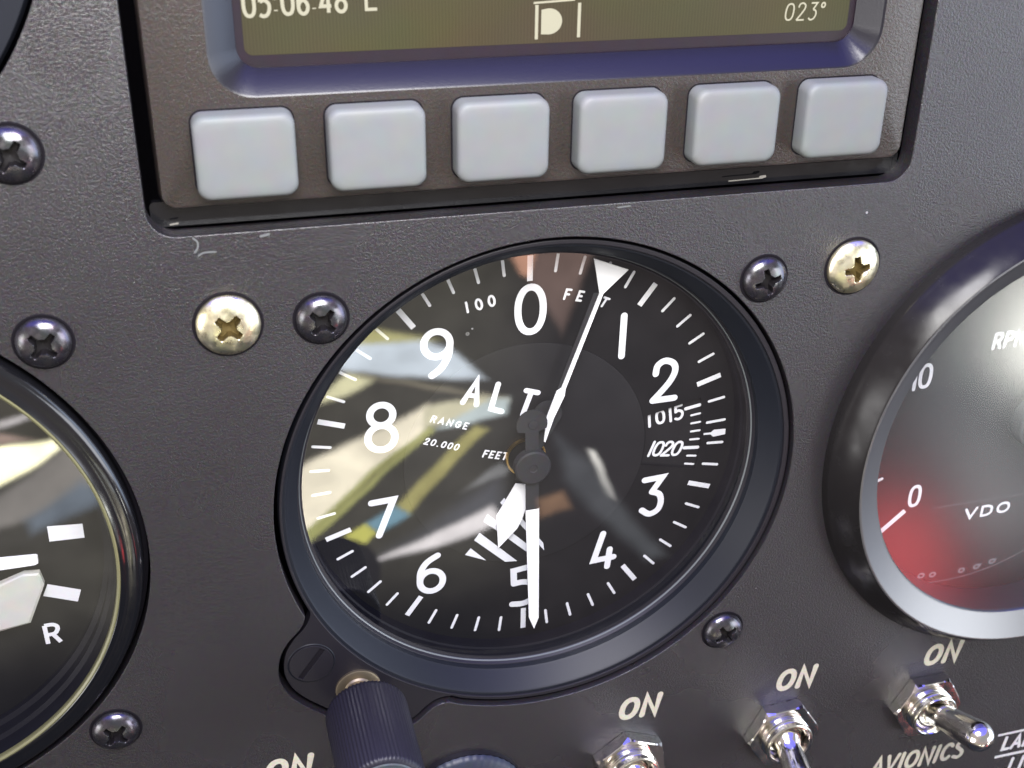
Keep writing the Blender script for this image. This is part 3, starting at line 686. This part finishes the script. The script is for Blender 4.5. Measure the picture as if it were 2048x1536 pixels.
# ------------------------------------------------------------------ turn coordinator (left)
tcn = thing('turn_coordinator', 'round glossy-rimmed gauge cut off by the left edge, marked R', 'gauge', (-96.6, .5, -6))
cT = (0, 0)
lathe('bezel_ring', [(39.0, 2.5), (39.0, 5.0), (38.95, 5.9), (38.6, 6.6), (37.9, 6.95), (37.2, 6.85), (36.6, 7.0), (36.0, 7.3), (35.85, 7.2), (35.75, 6.6)], GLOSSB, tcn, cT, ang=50)
lathe('mounting_flange', [(39.6, 2.0), (39.55, 3.6), (39.0, 4.0)], BLACK, tcn, cT)
lathe('glass_seal', [(35.95, 7.2), (35.7, 7.3), (35.45, 7.15), (35.35, 6.2)], mat('yellowish_seal', (.13, .125, .06), .3, .6), tcn, cT)
lathe('inner_wall', [(35.3, 6.4), (34.9, 5.4), (34.9, 4.0), (34.3, 3.6), (34.3, 1.6), (33.6, 1.2), (33.6, .2)], WALLB, tcn, cT, ang=25)
lathe('glass', [(35.6, 6.9), (.01, 6.9)], LEFTG, tcn, cT, cap1=True)
d2 = lathe('dial_face', [(34.0, 0), (.01, 0)], DIAL, tcn, cT, cap1=True)
def sh2(P): return [(x+96.6, y-.5) for x, y in P]
ink = Ink(.03)
ink.poly(sh2([(-70.05, 1.75), (-65.46, 1.45), (-65.5, -.85), (-70.12, -.75)]))
ink.poly(sh2([(-71.45, -7.71), (-67.21, -9.44), (-67.9, -11.4), (-72.32, -9.6)]))
ink.make('scale_marks', WHITE, d2)
ink = Ink(.03); text(ink, 'R', 23.4, -18.6, 3.5, .62, ang=1, ws=1.0, cap='flat')
ink.make('lettering', WHITE, d2)['label'] = 'white letter R'
def npoly(name, P, z0, z1, m_, bevel=.35):
    n = len(P); C_ = (sum(p[0] for p in P)/n, sum(p[1] for p in P)/n)
    Q = [tuple(Vector(p)+(Vector(C_)-Vector(p)).normalized()*bevel) for p in P]
    o = loft(name, [(P, z0), (P, z1-bevel*.6), (Q, z1)], m_, tcn, cap0=True); fixn(o); return o
npoly('horizon_needle', sh2([(-96.0, -.4), (-72.0, -1.55), (-71.73, -1.7), (-71.75, -2.7), (-72.0, -2.85), (-96.0, -3.2)]), 1.4, 2.2, PWHITE, .2)
npoly('aeroplane_wing', sh2([(-90.0, -7.2), (-77.14, -5.41), (-73.9, -4.25), (-71.9, -4.44), (-71.55, -6.43), (-74.3, -12.5), (-78.44, -13.2), (-90, -14.6)]), 1.0, 2.1, WINGM, .35)

# gauge above it, only the rim and glass in view
ug = thing('round_gauge', 'dark gauge of which only a lower right arc shows in the top left corner', 'gauge', (-96.6, 88.4, -6))
lathe('bezel_ring', [(39.3, 2.5), (39.3, 4.6), (38.9, 5.2), (37.5, 5.1), (36.0, 4.6), (35.9, 4.0)], SATIN, ug, cT, ang=50)
lathe('inner_wall', [(35.9, 4.2), (35.0, 0)], WALLB, ug, cT)
lathe('glass', [(36.0, 4.1), (.01, 4.1)], RPMG, ug, cT, cap1=True)
lathe('dial_face', [(35.2, .1), (.01, .1)], DIAL, ug, cT, cap1=True)

# ------------------------------------------------------------------ engine speed gauge (right)
rp = thing('rpm_gauge', 'round engine speed gauge with red reflection and deep black bezel at the right edge', 'gauge', (87.0, -1.2, 0))
lathe('bezel_ring', [(41.4, -.05), (41.4, 1.4), (41.25, 1.9), (41.0, 2.2), (40.85, 2.6), (38.5, 5.8), (38.2, 6.05)], RPMB, rp, cT, ang=28)
lathe('bezel_front', [(38.2, 6.05), (38.0, 6.12), (37.75, 6.05), (34.1, 3.9), (33.85, 3.85), (33.7, 3.6), (33.7, -3.0)], RPMF, rp, cT, ang=40)
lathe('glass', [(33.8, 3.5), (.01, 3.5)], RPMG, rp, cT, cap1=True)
rd = lathe('dial_face', [(33.9, -3.0), (.01, -3.0)], mat('gauge_dial', (.016, .016, .018), .6, .3), rp, cT, cap1=True)
hubr = lathe('needle_hub', [(5.2, -3.0), (5.2, -.6), (4.9, -.3), (.4, -.2)], mat('grey_hub', (.045, .047, .05), .5, .4), rp, (-.2, 1.0), cap1=True, seg=80)
ink = Ink(-2.96)
def rpt(x, y): return (x-87.0, y+1.2)
ink.stroke([rpt(59.2, -19.75), rpt(64.3, -15.2)], .95, cap='flat')
ink.stroke([rpt(55.9, -9.1), rpt(58.75, -8.1)], .55, cap='round')
for q in (4, 8, 12, 16, 20): 
    a = math.radians(217-q*2.3); ink.stroke([(31.9*math.cos(a), 31.9*math.sin(a)), (32.6*math.cos(a), 32.6*math.sin(a))], .3)
ink.make('scale_ticks', WHITE, rd)
ink = Ink(-2.96); text(ink, '0', rpt(64.6, 0)[0], rpt(0, -14.75)[1], 4.3, .62, ang=4, slant=.06, ws=.85)
ink.make('numeral', WHITE, rd)['label'] = 'numeral 0 beside the red area'
ink = Ink(-2.96); text(ink, '10', rpt(61.1, 0)[0], rpt(0, 7.9)[1], 4.4, .62, ang=4, slant=.06, ws=.85, gap=.02)
ink.make('numeral', WHITE, rd)['label'] = 'numeral 10 clipped by the bezel'
ink = Ink(-2.96); text(ink, 'RPM', rpt(74.7, 0)[0], rpt(0, 13.7)[1], 2.7, .5, ang=2, slant=.1, ws=.95, gap=.14)
ink.make('lettering', WHITE, rd)['label'] = 'white letters RPM'
ink = Ink(-2.96); text(ink, 'VDO', rpt(76.4, 0)[0], rpt(0, -18.9)[1], 2.0, .5, ang=2, slant=.04, ws=1.75, gap=.35)
ink.make('lettering', WHITE, rd)['label'] = 'wide white letters VDO'
GREYP = mat('grey_dial_marks', (.16, .16, .17), .6, .3)
ink = Ink(-2.96)
def pts_px(x, y): return rpt(x, y)
for i, (x, y) in enumerate(((70.1, -29.6), (72.4, -29.8), (78.2, -29.9), (81.2, -29.6), (84.2, -29.0))):
    ink.stroke([(p[0]+x-87, p[1]+y+1.2) for p in ell(0, 0, .55, .42, n=14)], .38, True)
    if i in (3, 4): ink.stroke([(x-87+.4, y+1.2-.3), (x-87+.8, y+1.2+.5)], .3)
ink.stroke([rpt(69.5, -15.6), rpt(92, -15.3)], .10, cap='flat')  # thin grey line, with an arc below it
ink.stroke(catmull([rpt(71.5, -31.4), rpt(78, -31.3), rpt(85, -29.9), rpt(91, -27.5)]), .14)
ink.make('lettering', GREYP, rd)['label'] = 'tiny faint grey print and thin lines low on the dial'

# ------------------------------------------------------------------ screws
def crossd(L, wd, dep):
    def f(x, y):
        def bar(a, b):
            w = wd*(1.0-.25*min(1, abs(a)/L))
            return max(0, min(1, (w-abs(b))/.16))*max(0, min(1, (L-abs(a))/.28))
        k = max(bar(x, y), bar(y, x))
        r = math.hypot(x, y); c = max(0, min(1, (L*.52-r)/.2))
        return dep*max(k, c)*(1-.25*min(1, r/L))
    return f
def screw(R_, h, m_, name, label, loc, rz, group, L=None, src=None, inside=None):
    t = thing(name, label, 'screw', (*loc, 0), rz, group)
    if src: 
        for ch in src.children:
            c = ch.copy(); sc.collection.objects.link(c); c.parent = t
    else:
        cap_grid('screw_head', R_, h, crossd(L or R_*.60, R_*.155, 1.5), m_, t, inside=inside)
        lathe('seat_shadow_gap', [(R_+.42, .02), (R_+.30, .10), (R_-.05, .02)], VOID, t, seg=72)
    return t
GB = 'black cross-head screws in the panel'; GY = 'brass cross-head screws in the panel'
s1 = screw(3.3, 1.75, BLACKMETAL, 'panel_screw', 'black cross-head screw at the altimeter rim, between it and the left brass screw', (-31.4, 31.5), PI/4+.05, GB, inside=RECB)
for lab, loc, rz in (('black cross-head screw between the right shoulder of the altimeter and the brass screw', (31.45, 31.1), .28),
                     ('black cross-head screw between the lower right of the altimeter and the switches', (31.2, -31.5), .55),
                     ('black cross-head screw above the rim of the left gauge marked R', (-65.4, 31.9), PI/4),
                     ('black cross-head screw below the rim of the left gauge, near the bottom edge', (-65.1, -30.6), PI/4+.02),
                     ('black cross-head screw cut by the left edge, below the corner gauge', (-65.3, 55.5), .95)):
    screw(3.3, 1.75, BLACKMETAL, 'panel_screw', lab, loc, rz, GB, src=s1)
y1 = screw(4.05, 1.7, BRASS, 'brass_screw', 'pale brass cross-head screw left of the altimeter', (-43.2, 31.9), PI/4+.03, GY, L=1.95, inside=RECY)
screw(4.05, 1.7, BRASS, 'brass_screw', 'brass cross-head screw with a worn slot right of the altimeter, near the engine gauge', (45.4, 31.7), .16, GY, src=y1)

# ------------------------------------------------------------------ toggle switches
def rod(name, p0, p1, prof, m_, parent, seg=40):
    """prof: (t along, radius); t in mm from p0"""
    a, b = Vector(p0), Vector(p1); d = (b-a).normalized()
    s_ = d.cross(Vector((1, .3, 0))).normalized(); q = d.cross(s_)
    V, F = [], []
    for t, r in prof:
        for k in range(seg):
            w = 2*PI*k/seg; v = a+d*t+s_*(r*math.cos(w))+q*(r*math.sin(w)); V.append(tuple(v))
    n = len(prof)
    for i in range(n-1):
        for k in range(seg): F.append((i*seg+k, i*seg+(k+1) % seg, (i+1)*seg+(k+1) % seg, (i+1)*seg+k))
    F.append(tuple(range(seg-1, -1, -1))); F.append(tuple(range((n-1)*seg, n*seg)))
    o = obj(name, V, F, m_, parent); fixn(o); sharp(o, 40); return o
def nut_mesh(parent, rot, r=6.9, t0=.05, t1=2.3):
    seg = 96; V, F = [], []
    def rad(a):
        a = (a-rot) % (PI/3); return r*math.cos(PI/6)/math.cos(a-PI/6)
    inner = 4.55
    rows = [(lambda a: rad(a), t0), (lambda a: rad(a), None), (lambda a: min(rad(a)-.18, r*.945), t1), (lambda a: inner, t1), (lambda a: inner, 0.0)]
    for f, z in rows:
        for k in range(seg):
            a = 2*PI*k/seg+rot; rr = f(a)
            zz = z if z is not None else t1-.10-max(0, (rr-r*.90))*.9
            V.append((rr*math.cos(a), rr*math.sin(a), zz))
    for i in range(len(rows)-1):
        for k in range(seg): F.append((i*seg+k, i*seg+(k+1) % seg, (i+1)*seg+(k+1) % seg, (i+1)*seg+k))
    o = obj('hex_nut', V, F, CHROME, parent); sharp(o, 22); return o
def toggle(label, x, y, nrot, tip):
    t = thing('toggle_switch', label, 'switch', (x, y, 0), 0, 'toggle switches along the lower edge')
    nut_mesh(t, nrot)
    prof = [(4.5, .0), (4.5, 2.4), (4.2, 2.55), (4.5, 2.75), (4.2, 2.95), (4.5, 3.15), (4.2, 3.35), (4.45, 3.6), (4.4, 4.3), (4.2, 4.45), (3.9, 4.45), (3.7, 4.2), (3.6, 1.6), (2.4, 1.2), (.3, 1.0)]
    lathe('threaded_bushing', prof, CHROME, t, cap1=True, seg=80, ang=40)
    L = Vector(tip).length-2.4+.0
    d = Vector(tip)-Vector((0, 0, 2.2)); L = d.length
    pr = [(0, 2.9), (1.0, 2.8), (1.8, 2.4), (2.4, 2.2)]
    Rt = 2.75
    for i in range(1, 7): pr.append((2.4+(L-Rt-2.4)*i/6, 2.2+(Rt-2.2)*(i/6)**.9))
    for i in range(1, 10): pr.append((L-Rt+Rt*math.sin(PI/2*i/9.3), Rt*math.cos(PI/2*i/9.3)))
    rod('lever', (0, 0, 2.2), tip, pr, CHROME, t)
    return t
toggle('leftmost metal toggle switch, its hexagonal nut half cut by the bottom edge', 15.9, -56.6, .65, (-.6, -4.8, 15.5))
toggle('middle metal toggle switch, lever pointing out past the bottom edge', 44.5, -56.0, .07, (-1.0, -4.8, 15.5))
toggle('rightmost metal toggle switch above the word AVIONICS, ball tip in view', 73.4, -56.2, 0.0, (1.3, 5.2, 16.8))

# round knob at the bottom edge
bk = thing('dimmer_control', 'dark blue-black round knob at the bottom edge right of the knurled setting knob', 'knob', (-12.9, -58.0, 0))
lathe('knob_body', [(10.4, .0), (10.4, 1.0)], BLACK, bk, seg=200)
lathe('knob_dome', [(10.3, 1.0), (10.1, 1.5), (9.6, 1.9), (8.0, 2.4), (4, 2.8), (.3, 2.9)], KNOBD, bk, seg=200, cap1=True, ridge=(.04, 8.0), ang=60)

# ------------------------------------------------------------------ render settings
sc.render.engine = 'CYCLES'
sc.cycles.samples = 200
sc.cycles.use_denoising = True
sc.cycles.max_bounces = 8
sc.cycles.transparent_max_bounces = 8
sc.cycles.sample_clamp_indirect = 6
